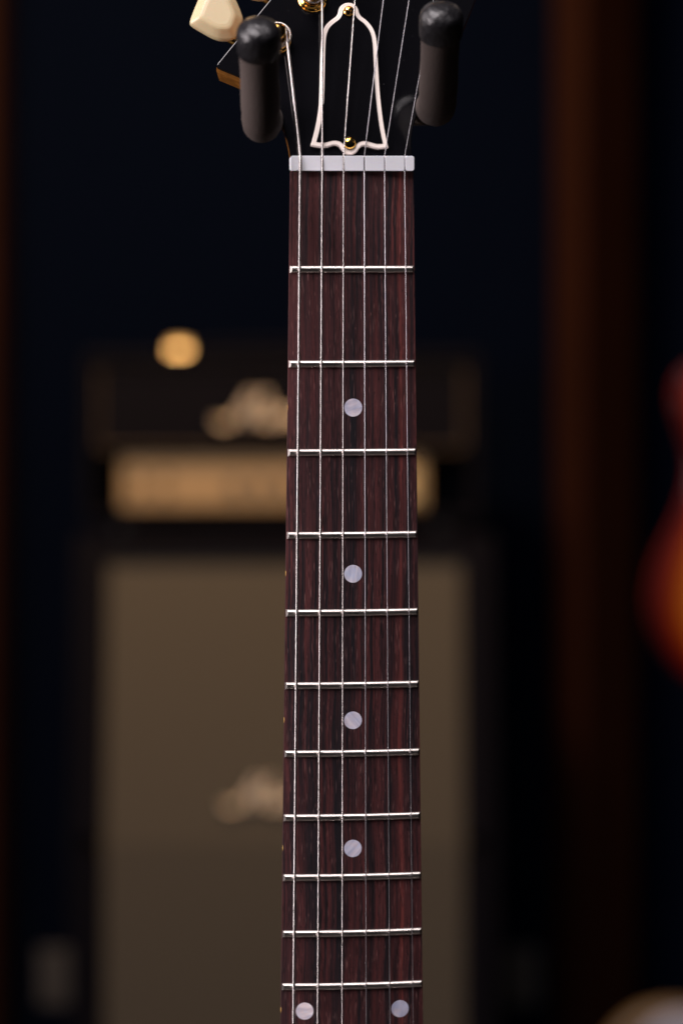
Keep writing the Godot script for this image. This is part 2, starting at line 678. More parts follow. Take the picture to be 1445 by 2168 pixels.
func inlays(g: Node3D) -> void:
	# x, distance from the nut, tone, turn of the shell figure
	var spots := [[0.32, 82.75, Color(0.84, 0.83, 0.93), 0.3], [0.27, 142.05, Color(0.84, 0.83, 0.92), 1.4], [0.23, 195.15, Color(0.80, 0.80, 0.92), 2.2], [0.18, 242.2, Color(0.82, 0.81, 0.92), 0.9], [-17.32, 302.55, Color(0.95, 0.90, 0.94), 0.1], [17.44, 302.5, Color(0.66, 0.65, 0.76), 1.5]]
	var k := 0
	for s in spots:
		k += 1
		var st := surf()
		var tmp := surf()
		prism(tmp, circle(3.2, 40), -0.8, 0.04, 0.02, 6.6)
		var x: float = s[0]
		var xf := Transform3D(Basis(Vector3.UP, x / BOARD_R) * Basis(Vector3.BACK, s[3]), Vector3(x, -s[1], -x * x / (2.0 * BOARD_R)))
		st.append_from(tmp.commit(), 0, xf)
		var m := mat("pearl_%d" % k, s[2], 0.28)
		m.albedo_texture = pearl_texture(k)
		m.clearcoat_enabled = true
		m.clearcoat = 0.5
		m.clearcoat_roughness = 0.1
		commit(st, "dot_inlay", m, g)
	for s in [82.75, 142.05, 195.15, 242.2, 302.5]:
		var st := surf()
		var hw := half_width(s)
		tube(st, PackedVector3Array([Vector3(-hw + 1.0, -s, -2.3), Vector3(-hw - 0.06, -s, -2.3)]), PackedFloat32Array([1.0, 1.0]), 16)
		commit(st, "side_dot", M.side_dot, g)


func pearl_texture(k: int) -> ImageTexture:
	var n := FastNoiseLite.new()
	n.seed = 50 + k
	n.frequency = 0.011
	n.fractal_octaves = 4
	var im := Image.create(128, 128, false, Image.FORMAT_RGB8)
	for y in 128:
		for x in 128:
			var v := n.get_noise_2d(x * 0.35, y * 1.6)
			var w := n.get_noise_2d(x * 0.8 + 300.0, y * 0.5)
			im.set_pixel(x, y, Color(0.90 + 0.17 * v + 0.06 * w, 0.90 + 0.15 * v, 0.93 + 0.11 * v - 0.05 * w))
	return ImageTexture.create_from_image(im)


func neck(g: Node3D) -> void:
	# rounded back of the neck under the board
	var st := surf()
	var along := 12
	var round := 18
	var at := func(i: int, k: int) -> Vector3:
		var s := -3.0 + (NECK_LEN + 3.0) * i / along
		var hw := half_width(maxf(s, 0.0)) - 0.05
		var a := PI * k / round
		return Vector3(-hw * cos(a), -s, -5.0 - (15.5 + 0.008 * s) * pow(sin(a), 0.8))
	for i in along:
		for k in round:
			var a: Vector3 = at.call(i, k)
			var b: Vector3 = at.call(i, k + 1)
			var c: Vector3 = at.call(i + 1, k + 1)
			var d: Vector3 = at.call(i + 1, k)
			var na := Vector3(-cos(PI * k / round), 0, -sin(PI * k / round))
			var nb := Vector3(-cos(PI * (k + 1) / round), 0, -sin(PI * (k + 1) / round))
			tri(st, a, b, c, na, nb, nb)
			tri(st, a, c, d, na, nb, na)
	for i in [0, along]:
		for k in range(1, round - 1):
			var nn := Vector3(0, 1 if i == 0 else -1, 0)
			tri(st, at.call(i, 0), at.call(i, k), at.call(i, k + 1), nn, nn, nn)
	commit(st, "neck", M.amber_wood, g)


func nut(g: Node3D) -> void:
	var st := surf()
	var tmp := surf()
	prism(tmp, round_rect(43.2, 5.2, 0.9, 5), -6.5, 0.80, 0.1)
	st.append_from(tmp.commit(), 0, Transform3D(Basis.IDENTITY, Vector3(0, 2.65, 0)))
	# the land between the filed string slots
	var cuts := []
	for q in string_sets():
		cuts.append([q[1] - q[0] / 2.0 - 0.02, q[1] + q[0] / 2.0 + 0.05])
	for k in 7:
		var x0: float = -21.6 if k == 0 else cuts[k - 1][1]
		var x1: float = 21.6 if k == 6 else cuts[k][0]
		tmp = surf()
		prism(tmp, round_rect(x1 - x0, 5.2, 0.85 if k in [0, 6] else 0.25, 5), 0.7, 1.28, 0.12)
		st.append_from(tmp.commit(), 0, Transform3D(Basis.IDENTITY, Vector3((x0 + x1) / 2.0, 2.65, 0)))
	commit(st, "nut", M.nut_bone, g)


func head_outline() -> PackedVector2Array:
	var pts := PackedVector2Array()
	var left := [Vector2(-21.4, -1.0), Vector2(-21.6, 1.0), Vector2(-22.0, 4.0), Vector2(-22.75, 7.4), Vector2(-23.7, 10.9), Vector2(-25.0, 14.6), Vector2(-26.9, 18.6), Vector2(-30.0, 22.8), Vector2(-34.2, 26.4), Vector2(-39.0, 29.2), Vector2(-43.0, 31.0), Vector2(-45.6, 32.1)]
	for p in smooth_line(left, 3, false):
		pts.append(p)
	for p in [Vector2(-46.4, 32.6), Vector2(-46.7, 33.2), Vector2(-46.3, 34.0), Vector2(-27.0, 58.4), Vector2(30.0, 131.0)]:
		pts.append(p)
	var right := [Vector2(38, 143), Vector2(48, 150), Vector2(60, 146), Vector2(67, 132), Vector2(66, 118), Vector2(60, 95), Vector2(50, 70), Vector2(42, 50), Vector2(36, 38), Vector2(30, 27), Vector2(25.6, 19.5), Vector2(22.6, 13.5), Vector2(21.3, 8.5), Vector2(21.0, 4.0), Vector2(21.2, -1.0)]
	for p in smooth_line(right, 3, false):
		pts.append(p)
	return ccw(pts)


func headstock(g: Node3D) -> void:
	var h := Node3D.new()
	h.name = "headstock"
	h.transform = Transform3D(head_basis, HO * MM)
	g.add_child(h)
	var st := surf()
	# the back is carved away towards the neck
	var rim := head_outline()
	var low1 := inset(rim, 1.0)
	var low6 := inset(rim, 4.5)
	var low := PackedVector2Array()
	for i in rim.size():
		low.append(low6[i].lerp(low1[i], smoothstep(8.0, 28.0, rim[i].y)))
	side_band(st, low, -15.0, rim, -5.0)
	side_band(st, rim, -5.0, rim, -1.6)
	cap_face(st, low, -15.0, Vector3.FORWARD)
	cap_face(st, rim, -1.6, Vector3.BACK)
	commit(st, "head_wood", M.amber_wood, h)
	st = surf()
	prism(st, head_outline(), -1.6, 0.0, 0.28, 120.0)
	commit(st, "head_face", M.black_lacquer, h)


func truss_cover(g: Node3D) -> void:
	var c := Node3D.new()
	c.name = "truss_rod_cover"
	c.transform = Transform3D(head_basis, HO * MM)
	g.add_child(c)
	var top := [Vector2(-14.45, 3.61), Vector2(-13.65, 6.32), Vector2(-12.76, 9.77), Vector2(-11.85, 14.08), Vector2(-11.22, 18.4), Vector2(-10.93, 22.73), Vector2(-10.63, 29.24), Vector2(-10.39, 34.9), Vector2(-10.17, 39.26), Vector2(-9.85, 43.0), Vector2(-9.4, 45.2), Vector2(-8.6, 47.1), Vector2(-7.4, 48.7), Vector2(-5.91, 50.0), Vector2(-4.6, 51.0), Vector2(-3.85, 52.2), Vector2(-3.6, 53.4), Vector2(-3.1, 54.6), Vector2(-2.2, 55.5), Vector2(-1.05, 56.05), Vector2(0.2, 56.2), Vector2(1.5, 55.9), Vector2(2.7, 55.0), Vector2(3.4, 53.7), Vector2(3.75, 52.2), Vector2(4.6, 51.0), Vector2(6.1, 49.8), Vector2(7.5, 48.2), Vector2(8.6, 46.4), Vector2(9.3, 44.3), Vector2(9.66, 41.9), Vector2(9.83, 38.9), Vector2(9.9, 35.0), Vector2(10.05, 29.3), Vector2(10.31, 22.8), Vector2(10.71, 17.2), Vector2(11.27, 11.6), Vector2(11.98, 6.8), Vector2(12.8, 2.9)]
	var low := [Vector2(12.8, 2.9), Vector2(9.18, 2.5), Vector2(6.71, 3.0), Vector2(4.66, 3.56), Vector2(3.41, 3.4), Vector2(2.48, 2.5), Vector2(1.5, 1.27), Vector2(0.25, 0.54), Vector2(-0.79, 0.37), Vector2(-2.02, 0.62), Vector2(-3.04, 1.3), Vector2(-3.84, 2.38), Vector2(-4.64, 3.33), Vector2(-5.5, 3.72), Vector2(-6.7, 3.72), Vector2(-8.3, 3.2), Vector2(-9.81, 2.97), Vector2(-11.86, 3.1), Vector2(-14.45, 3.61)]
	var outline := smooth_line(top, 3, false)
	outline.remove_at(outline.size() - 1)
	outline.append_array(smooth_line(low, 3, false))
	outline.remove_at(outline.size() - 1)
	outline = ccw(outline)
	var inner := ccw(Geometry2D.offset_polygon(outline, -1.6)[0])
	var st := surf()
	prism(st, outline, 0.02, 1.35, 0.22)
	commit(st, "white_border", M.cover_white, c)
	st = surf()
	side_band(st, inner, 1.30, inner, 1.56)
	cap_face(st, inner, 1.56, Vector3.BACK)
	commit(st, "black_plate", M.cover_black, c)
	for p in [Vector2(-0.76, 4.24), Vector2(0.05, 52.8)]:
		var r := 2.2 if p.y < 10.0 else 2.0
		var s := Node3D.new()
		s.name = "screw"
		s.position = Vector3(p.x, p.y, 1.5) * MM
		c.add_child(s, true)
		st = surf()
		lathe(st, [Vector2(r, 0.0), Vector2(r, 0.3), Vector2(r * 0.93, 0.7), Vector2(r * 0.78, 1.05), Vector2(r * 0.55, 1.3), Vector2(r * 0.3, 1.42), Vector2(0.0, 1.46)], 28)
		commit(st, "screw_head", M.gold, s)
		for a in [0.5, 0.5 + PI / 2]:
			st = surf()
			box(st, Vector3(0, 0, 1.32), Vector3(r * 1.1, 0.34, 0.36), 0.0, Basis(Vector3.BACK, a))
			commit(st, "slot", M.cover_black, s)


func post_spots() -> Array:
	return [Vector2(-25.6, 42.6), Vector2(-12.65, 58.0), Vector2(0.6, 73.4), Vector2(13.7, 88.8), Vector2(26.6, 104.2), Vector2(39.7, 119.6)]


func tuners(g: Node3D) -> void:
	var first: Node3D
	for p in post_spots():
		if first != null:
			var copy: Node3D = first.duplicate()
			copy.name = "tuner"
			g.add_child(copy, true)
			copy.position = on_head(p.x, p.y, 0.0) * MM
			continue
		var t := Node3D.new()
		t.name = "tuner"
		t.transform = Transform3D(head_basis, on_head(p.x, p.y, 0.0) * MM)
		g.add_child(t, true)
		first = t
		var st := surf()
		lathe(st, [Vector2(5.2, 0.0), Vector2(5.2, 0.5), Vector2(5.0, 0.9), Vector2(4.6, 1.1), Vector2(4.4, 1.15), Vector2(4.1, 1.6), Vector2(3.7, 2.1), Vector2(3.3, 2.2), Vector2(3.1, 2.2)], 36)
		commit(st, "bushing", M.gold, t)
		st = surf()
		lathe(st, [Vector2(3.0, 0.0), Vector2(3.0, 2.5), Vector2(2.7, 4.0), Vector2(2.6, 5.5), Vector2(2.7, 7.0), Vector2(3.0, 8.6), Vector2(2.9, 9.2), Vector2(2.5, 9.6), Vector2(0, 9.7)], 28)
		commit(st, "post", M.gold, t)
		st = surf()
		tube(st, PackedVector3Array([Vector3(0, 0, -19), Vector3(-16, 8, -19)]), PackedFloat32Array([1.6, 1.6]), 12)
		commit(st, "shaft", M.gold, t)
		st = surf()
		tube(st, PackedVector3Array([Vector3(3, -5, -18.5), Vector3(-6, 7, -18.5)]), PackedFloat32Array([4.4, 4.4]), 12)
		commit(st, "housing", M.gold, t)
		button(t, p)


func button(t: Node3D, p: Vector2) -> void:
	# faceted cream button, thickest across the middle
	var outline := [Vector2(-53.6, 62.3), Vector2(-55.9, 56.2), Vector2(-55.3, 54.7), Vector2(-46.2, 49.2), Vector2(-40.4, 49.2), Vector2(-38.6, 50.6), Vector2(-36.3, 56.7), Vector2(-37.6, 61.2), Vector2(-40.0, 66.8), Vector2(-45.8, 70.6), Vector2(-51.0, 68.4)]
	var raw := PackedVector2Array()
	for q in outline:
		raw.append(q - p)
	raw = ccw(raw)
	# soften the corners
	for pass_ in 3:
		var cut := PackedVector2Array()
		var n := raw.size()
		for i in n:
			cut.append(raw[i].lerp(raw[(i + 1) % n], 0.2))
			cut.append(raw[i].lerp(raw[(i + 1) % n], 0.8))
		raw = cut
	var c := Vector2.ZERO
	for q in raw:
		c += q / raw.size()
	var ring := func(k: float) -> PackedVector2Array:
		var out := PackedVector2Array()
		for q in raw:
			out.append(c + (q - c) * k)
		return out
	var st := surf()
	var levels := [[0.55, -23.2], [0.66, -23.0], [0.95, -19.6], [1.0, -18.6], [1.0, -17.6], [0.985, -17.1], [0.955, -16.6], [0.72, -14.5], [0.67, -14.15], [0.60, -13.95], [0.5, -13.85]]
	for i in levels.size() - 1:
		side_band(st, ring.call(levels[i][0]), levels[i][1], ring.call(levels[i + 1][0]), levels[i + 1][1])
	cap_face(st, ring.call(levels[0][0]), levels[0][1], Vector3.FORWARD)
	cap_face(st, ring.call(levels[10][0]), levels[10][1], Vector3.BACK)
	commit(st, "button", M.cream_plastic, t)


func string_sets() -> Array:
	# diameter, x at the nut, x 305 mm below it, winding pitch (0: plain)
	return [[1.07, -18.19, -21.58, 0.22], [0.84, -10.51, -12.77, 0.19], [0.60, -3.09, -3.95, 0.16], [0.40, 4.18, 4.80, 0.0], [0.31, 11.27, 13.41, 0.0], [0.25, 18.28, 21.91, 0.0]]


func strings(g: Node3D) -> void:
	var sets := string_sets()
	var labels := ["thick wound bass string", "wound string", "thinner wound string", "plain steel string", "plain steel string", "thinnest plain steel string"]
	var posts := post_spots()
	for i in 6:
		var d: float = sets[i][0]
		var x0: float = sets[i][1]
		var x1: float = sets[i][2]
		var height := func(s: float, x: float) -> float: return 0.80 + d * 0.5 + s * 0.0085 - x * x / (2.0 * BOARD_R) * clampf(s / 150.0, 0.0, 1.0)
		var path := PackedVector3Array()
		var xe := x0 + (x1 - x0) * NECK_LEN / 305.0
		path.append(Vector3(xe, -NECK_LEN, height.call(NECK_LEN, xe)))
		path.append(Vector3(x0, 0.0, height.call(0.0, x0)))
		path.append(Vector3(x0 - 0.02 * signf(x0), 3.0, height.call(0.0, x0) - 0.02))
		path.append(Vector3(x0 - 0.02 * signf(x0), 4.4, height.call(0.0, x0) - 0.22))
		path.append(Vector3(x0, 5.1, height.call(0.0, x0) - 0.45))
		var p: Vector2 = posts[i]
		var rr := 2.7 + d * 0.5
		path.append(on_head(p.x + rr, p.y - 0.4, 6.6))
		var turns := 3.2 if i < 3 else 4.2
		var steps := int(turns * 16)
		for k in range(1, steps + 1):
			var a := TAU * k / 16.0
			var loose := 1.0 + 0.9 * exp(-pow((k - 17.0) / 9.0, 2.0)) if i == 0 else 1.0 + 0.2 * exp(-pow((k - 14.0) / 10.0, 2.0))
			var r := (rr + 0.05) * (1.0 + (loose - 1.0) * 0.5)
			path.append(on_head(p.x + cos(a) * r, p.y + sin(a) * r, 6.6 - k * (d + 0.05) / 16.0 - (loose - 1.0) * 0.8))
		var st := surf()
		var pitch: float = sets[i][3]
		if pitch == 0.0:
			var rad := PackedFloat32Array()
			rad.resize(path.size())
			rad.fill(d / 2.0)
			tube(st, path, rad, 10)
		else:
			# every turn of the winding is a ridge
			var fine := PackedVector3Array()
			var rad := PackedFloat32Array()
			var step := pitch / 4.0
			var run := 0.0
			var count := 0
			for k in path.size() - 1:
				var len_ := path[k].distance_to(path[k + 1])
				while run < len_:
					fine.append(path[k].lerp(path[k + 1], run / len_))
					rad.append(d / 2.0 - [0.0, 0.12, 0.24, 0.12][count % 4] * pitch)
					count += 1
					run += step
				run -= len_
			tube(st, fine, rad, 8)
		var o := commit(st, "string", M.string_steel if pitch == 0.0 else M.string_nickel, g)
		o.set_meta("label", labels[i])


# ---------------------------------------------------------------- the stand

func stand() -> void:
	var o := thing("guitar_stand", Vector3(0.0035, 0, -0.955), "black guitar stand with two padded prongs holding the electric guitar by its head", "guitar stand")
	var base := Vector3(0.0035, 0, -0.955) / MM
	var cam := Vector3(0, CAM_Y / MM, 0)
	# each prong: tip, foot of the upturned end, end of the arm behind the head
	var prongs := [[Vector3(-27.1, 156.8, -790), Vector3(-27.1, 131.0, -817), Vector3(-26.0, 152.2, -918)], [Vector3(33.3, 165.4, -806), Vector3(32.9, 139.2, -832), Vector3(30.2, 154.7, -922)]]
	for q in prongs:
		var tip: Vector3 = q[0] + cam - base
		var foot: Vector3 = q[1] + cam - base
		var back: Vector3 = q[2] + cam - base
		var up := (tip - foot).normalized()
		var rear := (back - foot).normalized()
		var bend := 7.5
		var pts := PackedVector3Array([tip])
		for k in 5:
			pts.append(tip.lerp(foot + up * bend, (k + 1) / 5.0))
		for k in range(1, 9):
			var t := k / 8.0
			pts.append((foot + up * bend).lerp(foot, t).lerp(foot.lerp(foot + rear * bend, t), t))
		for k in 6:
			pts.append((foot + rear * bend).lerp(back, (k + 1) / 6.0))
		var rad := PackedFloat32Array()
		for k in pts.size():
			rad.append(6.55 + 0.12 * sin(k * 1.7))
		var st := surf()
		tube(st, pts, rad, 28)
		var prong := commit(st, "prong", M.foam, o)
		# the moulded black cap on the tip
		st = surf()
		var z := up
		var x := Vector3.RIGHT
		x = (x - z * x.dot(z)).normalized()
		var xf := Transform3D(Basis(x, z.cross(x), z), tip)
		lathe(st, [Vector2(6.4, -8.2), Vector2(7.0, -8.0), Vector2(7.2, -7.4), Vector2(7.35, -5.0), Vector2(7.4, -2.0), Vector2(7.3, -0.6), Vector2(7.0, 0.6), Vector2(6.4, 1.7), Vector2(5.5, 2.5), Vector2(4.3, 3.1), Vector2(2.8, 3.5), Vector2(1.4, 3.7), Vector2(0.0, 3.75)], 40, xf)
		commit(st, "cap", M.cap_rubber, prong)
	var a: Vector3 = prongs[0][2] + cam - base
	var b: Vector3 = prongs[1][2] + cam - base
	var st := surf()
	tube(st, PackedVector3Array([a - Vector3(4, 0, 0), b + Vector3(4, 0, 0)]), PackedFloat32Array([7.0, 7.0]), 20)
	commit(st, "yoke", M.stand_steel, o)
	st = surf()
	tube(st, PackedVector3Array([Vector3(0, 12, 0), Vector3(0, 1500 * 0.5, 0), Vector3(0, a.y - 20, 0), Vector3(0, (a.y + b.y) / 2, (a.z + b.z) / 2)]), PackedFloat32Array([11.0, 11.0, 11.0, 8.0]), 24)
	commit(st, "pole", M.stand_steel, o)
	for k in 3:
		st = surf()
		var t := TAU * k / 3.0 + 0.5
		tube(st, PackedVector3Array([Vector3(0, 160, 0), Vector3(cos(t) * 150, 40, sin(t) * 150), Vector3(cos(t) * 260, 9, sin(t) * 260)]), PackedFloat32Array([8.0, 8.0, 8.0]), 12)
		commit(st, "leg", M.stand_steel, o)


# ---------------------------------------------------------------- amplifier stack

func script_logo(parent: Node3D, width: float, at: Vector3, tilt := 0.0) -> void:
	# the name in joined handwriting, one raised letter after the other
	var letters := {
		"M": [[Vector2(-1.3, 0.35), Vector2(-0.9, 0.0), Vector2(-0.2, 0.1), Vector2(0.4, 0.9), Vector2(0.95, 2.2), Vector2(1.0, 1.2), Vector2(1.05, 0.15), Vector2(1.6, 1.4), Vector2(2.1, 2.25), Vector2(2.1, 1.2), Vector2(2.2, 0.2), Vector2(2.5, 0.1)]],
		"a": [[Vector2(1.0, 0.8), Vector2(0.5, 0.95), Vector2(0.1, 0.45), Vector2(0.35, 0.0), Vector2(0.8, 0.35), Vector2(1.0, 0.85), Vector2(0.95, 0.2), Vector2(1.25, 0.05)]],
		"r": [[Vector2(0.0, 0.1), Vector2(0.25, 0.95), Vector2(0.4, 0.75), Vector2(0.75, 0.9), Vector2(0.65, 0.2), Vector2(0.95, 0.05)]],
		"s": [[Vector2(0.0, 0.1), Vector2(0.5, 1.0), Vector2(0.6, 0.5), Vector2(0.6, 0.08), Vector2(0.2, 0.05), Vector2(0.95, 0.1)]],
		"h": [[Vector2(0.0, 0.1), Vector2(0.5, 1.5), Vector2(0.45, 2.0), Vector2(0.25, 1.2), Vector2(0.2, 0.0), Vector2(0.5, 0.75), Vector2(0.8, 0.85), Vector2(0.8, 0.2), Vector2(1.1, 0.05)]],
		"l": [[Vector2(0.0, 0.1), Vector2(0.5, 1.5), Vector2(0.4, 2.0), Vector2(0.2, 1.2), Vector2(0.3, 0.1), Vector2(0.6, 0.05)]],
	}
	var advance := {"M": 2.5, "a": 1.2, "r": 0.95, "s": 0.95, "h": 1.1, "l": 0.6}
	var logo := Node3D.new()
	logo.name = "script_logo"
	logo.position = at
	logo.rotation.x = tilt
	parent.add_child(logo, true)
	var total := 10.2
	var k := width / total
	var x := 1.3
	for ch in "Marshall":
		for line in letters[ch]:
			var st := surf()
			var pts := PackedVector3Array()
			var rad := PackedFloat32Array()
			for p in smooth_line(line, 5, false):
				var q := p + Vector2(x + p.y * 0.22, 0)
				pts.append(Vector3(q.x * k - width / 2, q.y * k, 0.004))
				rad.append(0.15 * k * (1.2 if ch == "M" else 1.0))
			tube(st, pts, rad, 8)
			commit(st, "letter", M.script_white, logo, 1.0)
		x += advance[ch]


func amplifier_head() -> void:
	var z := -4.5
	var w := 0.74
	var hh := 0.316
	var depth := 0.22
	var o := thing("amplifier_head", Vector3(-0.111, CAM_Y - 0.018, z), "black guitar amplifier head with gold control panel on top of the speaker cabinet", "amplifier")
	var st := surf()
	# shell: top, bottom, two sides, back, and the upper front
	box(st, Vector3(0, hh - 0.010, -depth / 2), Vector3(w, 0.02, depth), 0.006)
	box(st, Vector3(0, 0.009, -depth / 2), Vector3(w, 0.018, depth), 0.006)
	for s in [-1, 1]:
		box(st, Vector3(s * (w / 2 - 0.010), hh / 2, -depth / 2), Vector3(0.02, hh - 0.03, depth - 0.002), 0.006)
	box(st, Vector3(0, hh / 2, -depth + 0.01), Vector3(w - 0.03, hh - 0.03, 0.015))
	commit(st, "cabinet_shell", M.black_vinyl, o, 1.0)
	st = surf()
	box(st, Vector3(0, 0.213, -0.030), Vector3(w - 0.042, 0.164, 0.02), 0.003)
	commit(st, "front_board", M.black_vinyl, o, 1.0)
	# gold piping round the front board
	var trims := [[Vector3(0, 0.288, -0.017), Vector3(w - 0.06, 0.006, 0.006)], [Vector3(0, 0.137, -0.017), Vector3(w - 0.06, 0.006, 0.006)], [Vector3(-w / 2 + 0.029, 0.2125, -0.017), Vector3(0.006, 0.144, 0.006)], [Vector3(w / 2 - 0.029, 0.2125, -0.017), Vector3(0.008, 0.144, 0.006)]]
	for t in trims:
		st = surf()
		box(st, t[0], t[1], 0.002)
		commit(st, "piping", M.piping_gold, o, 1.0)
	st = surf()
	box(st, Vector3(-0.018, 0.073, -0.045), Vector3(0.569, 0.095, 0.012), 0.002)
	var panel := commit(st, "control_panel", M.gold_panel, o, 1.0)
	for k in 6:
		st = surf()
		lathe(st, [Vector2(0.012, 0), Vector2(0.0115, 0.012), Vector2(0.0105, 0.015), Vector2(0, 0.0155)], 20, Transform3D(Basis.IDENTITY, Vector3(-0.09 + k * 0.048, 0.068, -0.039)))
		commit(st, "knob", M.knob_black, panel, 1.0)
	for k in 4:
		st = surf()
		lathe(st, [Vector2(0.009, 0), Vector2(0.009, 0.004), Vector2(0.006, 0.006), Vector2(0, 0.006)], 16, Transform3D(Basis.IDENTITY, Vector3(-0.27 + (k % 2) * 0.05, 0.05 + (k / 2) * 0.036, -0.039)))
		commit(st, "jack_socket", M.piping_gold, panel, 1.0)
	for k in 2:
		st = surf()
		box(st, Vector3(0.24, 0.048 + k * 0.036, -0.034), Vector3(0.024, 0.030, 0.016), 0.003, Basis(Vector3.RIGHT, -0.5))
		commit(st, "rocker_switch", M.cream_plastic, panel, 1.0)
	script_logo(o, 0.25, Vector3(0.0, 0.183, -0.017))
	# carrying handle with two gilt end caps
	var handle := Node3D.new()
	handle.name = "handle"
	o.add_child(handle)
	st = surf()
	var pts := PackedVector3Array()
	var rad := PackedFloat32Array()
	for k in 13:
		var f := k / 6.0 - 1.0
		pts.append(Vector3(f * 0.19, hh + 0.008 + 0.010 * (1.0 - pow(f, 4)), -0.075))
		rad.append(0.007)
	tube(st, pts, rad, 10)
	commit(st, "strap", M.black_vinyl, handle, 1.0)
	for s in [-1, 1]:
		st = surf()
		var prof := PackedVector2Array([Vector2(-0.022, 0), Vector2(0.016, 0), Vector2(0.016, 0.004), Vector2(0.004, 0.020), Vector2(-0.006, 0.022), Vector2(-0.020, 0.010)])
		var tmp := surf()
		prism(tmp, prof, -0.018, 0.018, 0.002, 0.0, 0.002)
		# the cap's profile runs front to back, so its sloping nose faces the room
		st.append_from(tmp.commit(), 0, Transform3D(Basis(Vector3.UP, -PI / 2), Vector3(s * 0.195, hh + 0.001, -0.075)))
		commit(st, "handle_cap", M.gold_trim, handle, 1.0)
	for x in [-0.3, 0.3]:
		for zz in [-0.04, -0.18]:
			st = surf()
			lathe(st, [Vector2(0.016, -0.021), Vector2(0.018, 0.0), Vector2(0, 0.0)], 16, Transform3D(Basis(Vector3.RIGHT, -PI / 2), Vector3(x, 0.0, zz)))
			lathe(st, [Vector2(0.0, -0.021), Vector2(0.016, -0.021)], 16, Transform3D(Basis(Vector3.RIGHT, -PI / 2), Vector3(x, 0.0, zz)))
			commit(st, "rubber_foot", M.knob_black, o, 1.0)


func speaker_cabinet() -> void:
	var w := 0.77
	var top := CAM_Y - 0.039
	var brk := CAM_Y - 0.60
	var o := thing("speaker_cabinet", Vector3(-0.104, 0, -4.34), "tall black speaker cabinet with beige grille cloth under the amplifier head", "speaker cabinet")
	var lean := 0.085
	var st := surf()
	# side profile (z forward, y up) swept across the width, in five boards
	var prof := PackedVector2Array([Vector2(-0.36, 0.02), Vector2(0.0, 0.02), Vector2(0.0, brk), Vector2(-lean, top), Vector2(-0.36, top)])
	for s in [-1, 1]:
		var tmp := surf()
		prism(tmp, prof, -0.012, 0.012, 0.004, 0.0, 0.004)
		st.append_from(tmp.commit(), 0, Transform3D(Basis(Vector3.UP, -PI / 2) , Vector3(s * (w / 2 - 0.012), 0, 0)))
	box(st, Vector3(0, top - 0.011, -(0.36 + lean) / 2), Vector3(w - 0.05, 0.02, 0.36 - lean - 0.004), 0.003)
	box(st, Vector3(0, 0.032, -0.18), Vector3(w - 0.05, 0.02, 0.355), 0.003)
	box(st, Vector3(0, (top + 0.02) / 2, -0.35), Vector3(w - 0.05, top - 0.06, 0.015))
	commit(st, "cabinet_shell", M.black_vinyl, o, 1.0)
	var slope := atan2(lean, top - brk)
	var lup := (top - brk) / cos(slope)
	var upper := Transform3D(Basis(Vector3.RIGHT, -slope), Vector3(0, brk, 0))
	# frame around the grille
	st = surf()
	for s in [-1, 1]:
		box(st, upper * Vector3(s * (w / 2 - 0.0435), lup / 2 + 0.001, -0.012), Vector3(0.038, lup - 0.03, 0.02), 0.004, upper.basis)
		box(st, Vector3(s * (w / 2 - 0.0435), brk / 2 + 0.02, -0.012), Vector3(0.038, brk - 0.06, 0.02), 0.004)
	box(st, upper * Vector3(0, lup - 0.033, -0.012), Vector3(w - 0.126, 0.03, 0.02), 0.004, upper.basis)
	box(st, Vector3(0, 0.06, -0.012), Vector3(w - 0.126, 0.03, 0.02), 0.004)
	commit(st, "grille_frame", M.black_vinyl, o, 1.0)
	st = surf()
	box(st, upper * Vector3(0, lup / 2 - 0.022, -0.020), Vector3(w - 0.122, lup - 0.045, 0.012), 0.0, upper.basis)
	commit(st, "upper_grille", M.grille_cloth, o, 1.0)
	st = surf()
	box(st, Vector3(0, brk / 2 + 0.035, -0.0205), Vector3(w - 0.122, brk - 0.075, 0.012))
	commit(st, "lower_grille", M.grille_cloth, o, 1.0)
	script_logo(o, 0.225, upper * Vector3(0.004, 0.070, -0.006), -slope)
	for x in [-0.32, 0.32]:
		for z in [-0.05, -0.31]:
			st = surf()
			lathe(st, [Vector2(0, 0), Vector2(0.02, 0.0), Vector2(0.022, 0.021), Vector2(0, 0.021)], 16, Transform3D(Basis(Vector3.RIGHT, -PI / 2), Vector3(x, 0, z)))
			commit(st, "rubber_foot", M.knob_black, o, 1.0)


# ---------------------------------------------------------------- the guitars at the side

func burst(t: float) -> Color:
	# the dye of the finish, from the rim to the middle
	var stops := [[0.0, Color(0.030, 0.0015, 0.001)], [0.22, Color(0.13, 0.004, 0.002)], [0.45, Color(0.32, 0.035, 0.004)], [0.72, Color(0.56, 0.17, 0.012)], [1.0, Color(0.66, 0.26, 0.03)]]
	for i in stops.size() - 1:
		if t <= stops[i + 1][0]:
			var a: Color = stops[i][1]
			return a.lerp(stops[i + 1][1], (t - stops[i][0]) / (stops[i + 1][0] - stops[i][0])) * 0.75
	return stops[stops.size() - 1][1]


